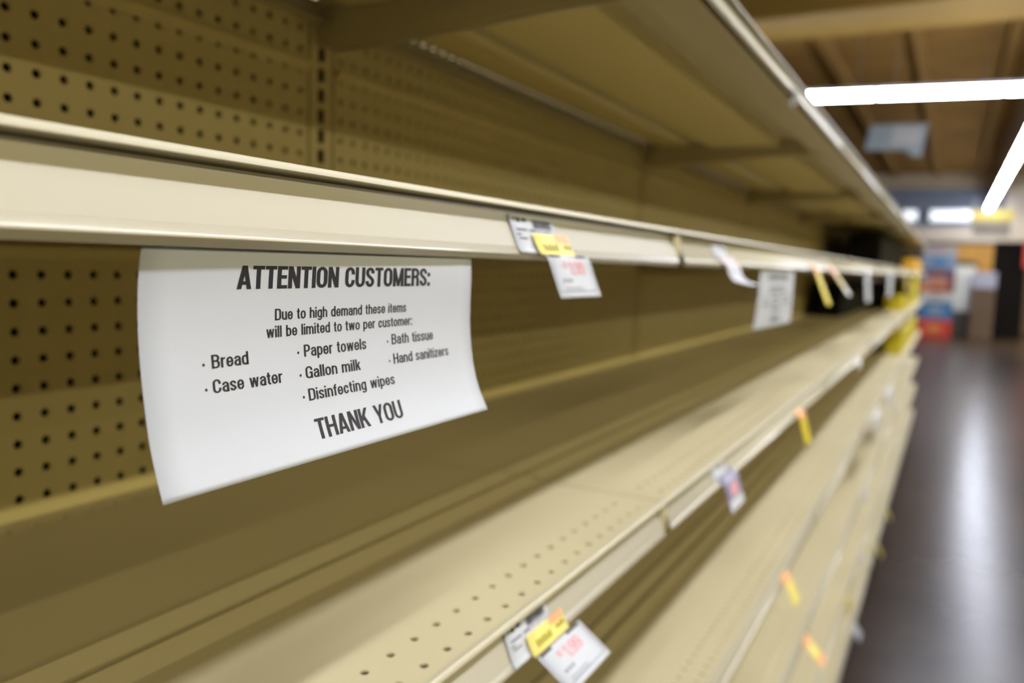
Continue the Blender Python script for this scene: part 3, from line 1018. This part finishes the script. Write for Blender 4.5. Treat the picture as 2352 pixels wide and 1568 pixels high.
for k in range(28):
    y = -5.0 + 1.24 * k
    if 9.0 < y < 10.4 or y > 26.2:
        continue
    lamp('lit tube in the row running along the aisle, at the right edge' if y > 10 else 'lit tube in the row overhead along the aisle', (1.51, y, Z(1.97)), (1.51, y + 1.22, Z(1.97)), 'tubes along the aisle')
yaw = math.atan2(0.30, 2.0)
c0 = Vector((-0.16, 10.02, Z(2.0)))
dv = Vector((math.cos(yaw), math.sin(yaw), 0))
CL = ['second lit tube of the row across the aisle, the longest one in full view', 'lit tube of the row across the aisle, running out of frame at the right edge', 'lit tube of the row across the aisle, cut by the upper shelf edge', 'lit tube of the row across the aisle, behind the shelving']
for k, q in enumerate((0, 1, -1, -2)):
    lamp(CL[k], tuple(c0 + dv * (1.245 * q)), tuple(c0 + dv * (1.245 * q + 1.235)), 'tubes across the aisle')

# ------------------------------------------------------------------ far end of the store
w_ = MB()
w_.box(-8, 14, 28.0, 28.2, 0, Z(3.2))
struct(w_.build('wall_back', 'wall_brown'))
s_ = MB()
s_.box(-8, 14, 27.4, 28.0, Z(2.62), Z(3.05))
struct(s_.build('trim_8', 'wall_tan'))
s_ = MB()
s_.box(-8, 1.9, 27.6, 28.0, Z(1.46), Z(2.62))
struct(s_.build('trim_9', 'wall_blue'))
s_ = MB()
s_.box(1.9, 14, 27.6, 28.0, Z(0.95), Z(2.62))
struct(s_.build('trim_10', 'wall_cream'))
s_ = MB()
s_.box(-8, 1.9, 27.5, 28.0, Z(1.02), Z(1.46))
struct(s_.build('trim_11', 'wall_cream'))


def far_lamp(label, x0, x1, z, h, y):
    t = thing('wall_lamp', label, 'light', ((x0 + x1) / 2, y, Z(z)), 'lamps on the far wall')
    mb = MB()
    mb.box(-(x1 - x0) / 2, (x1 - x0) / 2, -0.05, 0.0, -h / 2, h / 2)
    mb.build('lens', 'far_lamp', t, bevel=0.02)
    mb = MB()
    mb.box(-(x1 - x0) / 2 - 0.03, (x1 - x0) / 2 + 0.03, 0.0, 0.12, -h / 2 - 0.03, h / 2 + 0.03)
    mb.build('case', 'housing', t)


far_lamp('round-looking white lamp on the blue-grey far wall, left one', -0.72, -0.35, 1.80, 0.30, 27.48)
far_lamp('long white lamp on the blue-grey far wall, right one', 0.02, 1.10, 1.80, 0.30, 27.48)

# orange board and black column, white cooler, lavender counter
mb = MB()
mb.box(0.45, 1.78, 26.6, 26.72, 0.9, Z(0.92))
o = mb.build('orange_board', 'orange', bevel=0.01)
tag(o, 'orange wall board at the end of the aisle, left of the black column', 'board')
mb = MB()
mb.box(0.40, 1.80, 26.56, 26.75, Z(0.92), Z(1.0))
mb.build('dark_cornice', 'kick', o).matrix_parent_inverse = Matrix()
mb = MB()
mb.box(0.45, 1.78, 26.6, 26.72, 0.0, 0.9)
mb.build('base_panel', 'wall_brown', o)
mb = MB()
mb.box(1.66, 2.40, 24.6, 25.3, 0, Z(0.95))
tag(mb.build('black_column', 'black', bevel=0.02), 'tall black column at the far end of the aisle', 'column')
t = thing('upright_cooler', 'pale upright cooler standing right of the stacked cartons', 'cooler', (1.0, 25.0, 0))
mb = MB()
mb.box(-0.24, 0.26, -0.3, 0.3, 0.66, Z(0.30))
mb.build('body', 'cooler', t, bevel=0.02)
mb = MB()
mb.box(-0.24, 0.26, -0.32, 0.3, 0.02, 0.66)
mb.build('base', 'kick', t, bevel=0.01)
mb = MB()
mb.box(-0.27, 0.29, -0.33, 0.3, Z(0.30), Z(0.42))
mb.build('lid', 'kick', t, bevel=0.01)
mb = MB()
mb.box(-0.20, 0.22, -0.318, -0.30, 0.72, Z(0.22))
mb.build('door', 'cooler', t, bevel=0.005)
t = thing('service_counter', 'brown counter with a lavender front board, left of the black column', 'counter', (1.47, 24.3, 0))
mb = MB()
mb.box(-0.26, 0.26, -0.25, 0.25, 0, Z(-0.28))
mb.build('body', 'wall_brown', t, bevel=0.01)
mb = MB()
mb.box(-0.27, 0.27, -0.27, 0.27, Z(-0.28), Z(0.14))
mb.build('upper_board', 'lavender', t, bevel=0.01)

# stacked cartons at the aisle end
ST = [('red', 'red_goods', 0.46), ('blue', 'blue_goods', 0.46), ('white', 'white_goods', 0.24), ('orange', 'orange_goods', 0.20), ('rose', 'rose_goods', 0.20), ('purple', 'purple', 0.20), ('pale blue', 'pale_blue', 0.36), ('grey', 'grey_goods', 0.24)]
z = 0.0
for k, (nm, m, h) in enumerate(ST):
    t = thing('stacked_carton', '%s carton in the tall stack on the floor beyond the shelving' % nm, 'box', (0.42, 23.9, z), 'cartons stacked at the aisle end')
    mb = MB()
    mb.box(-0.40, 0.38 if nm not in ('orange', 'rose') else 0.20, -0.35, 0.35, 0, h - 0.004)
    mb.build('case', m, t, bevel=0.008)
    mb = MB()
    mb.box(-0.18, 0.16, -0.354, -0.35, h * 0.25, h * 0.75)
    mb.build('front_label', {'red': 'orange_goods', 'blue': 'pale_blue', 'white': 'grey_goods', 'orange': 'maroon', 'rose': 'orange_goods', 'purple': 'maroon', 'pale blue': 'blue_goods', 'grey': 'rose_goods'}[nm], t)
    z += h
carton('maroon_carton', 'maroon carton beside the orange one in the stack', 0.625, 0.80, 23.55, 24.2, 1.162 - CAM_H, 1.556 - CAM_H, 'maroon', 'cartons stacked at the aisle end')

# hanging signs
t = thing('aisle_sign', 'hanging aisle sign with a yellow header, under the far end of the tube row', 'sign', (1.52, 24.2, Z(1.42)))
mb = MB()
mb.box(-0.48, 0.48, -0.03, 0.03, 0.02, 0.30)
mb.build('header', 'sign_yellow', t, bevel=0.01)
mb = MB()
mb.box(-0.42, 0.42, -0.03, 0.03, -0.34, 0.02)
mb.build('panel', 'sign_grey', t, bevel=0.01)
for s in (-0.4, 0.4):
    mb = MB()
    mb.tube((s, 0, 0.30), (s, 0, 1.63), 0.006, 6)
    mb.build('hanger', 'cable', t)
t = thing('hanging_panel', 'pale blue-grey panel hanging from the ceiling below the row of tubes', 'sign', (-0.39, 17.0, Z(2.55)))
mb = MB()
mb.prism_y([(-0.53, -0.20), (0.18, -0.22), (0.28, -0.33), (0.44, -0.35), (0.53, 0.25), (-0.45, 0.27)], -0.03, 0.03)
mb.build('board', 'sign_blue', t, bevel=0.008)
mb = MB()
mb.prism_y([(-0.08, -0.12), (0.40, -0.12), (0.46, 0.20), (-0.04, 0.22)], -0.036, -0.03)
mb.build('pale_patch', 'sign_white', t)
for s in (-0.4, 0.4):
    mb = MB()
    mb.tube((s, 0, 0.25), (s, 0, 0.5), 0.006, 6)
    mb.build('hanger', 'cable', t)
t = thing('red_banner', 'red banner at the right edge beside the black column', 'banner', (2.60, 24.4, Z(0.3)))
mb = MB()
mb.box(-0.30, 0.35, -0.02, 0.02, -0.02, 0.72)
mb.build('cloth', 'red_goods', t, bevel=0.005)
mb = MB()
mb.tube((0.03, 0.03, -1.88), (0.03, 0.03, 0.74), 0.02, 8)
mb.build('pole', 'cable', t)
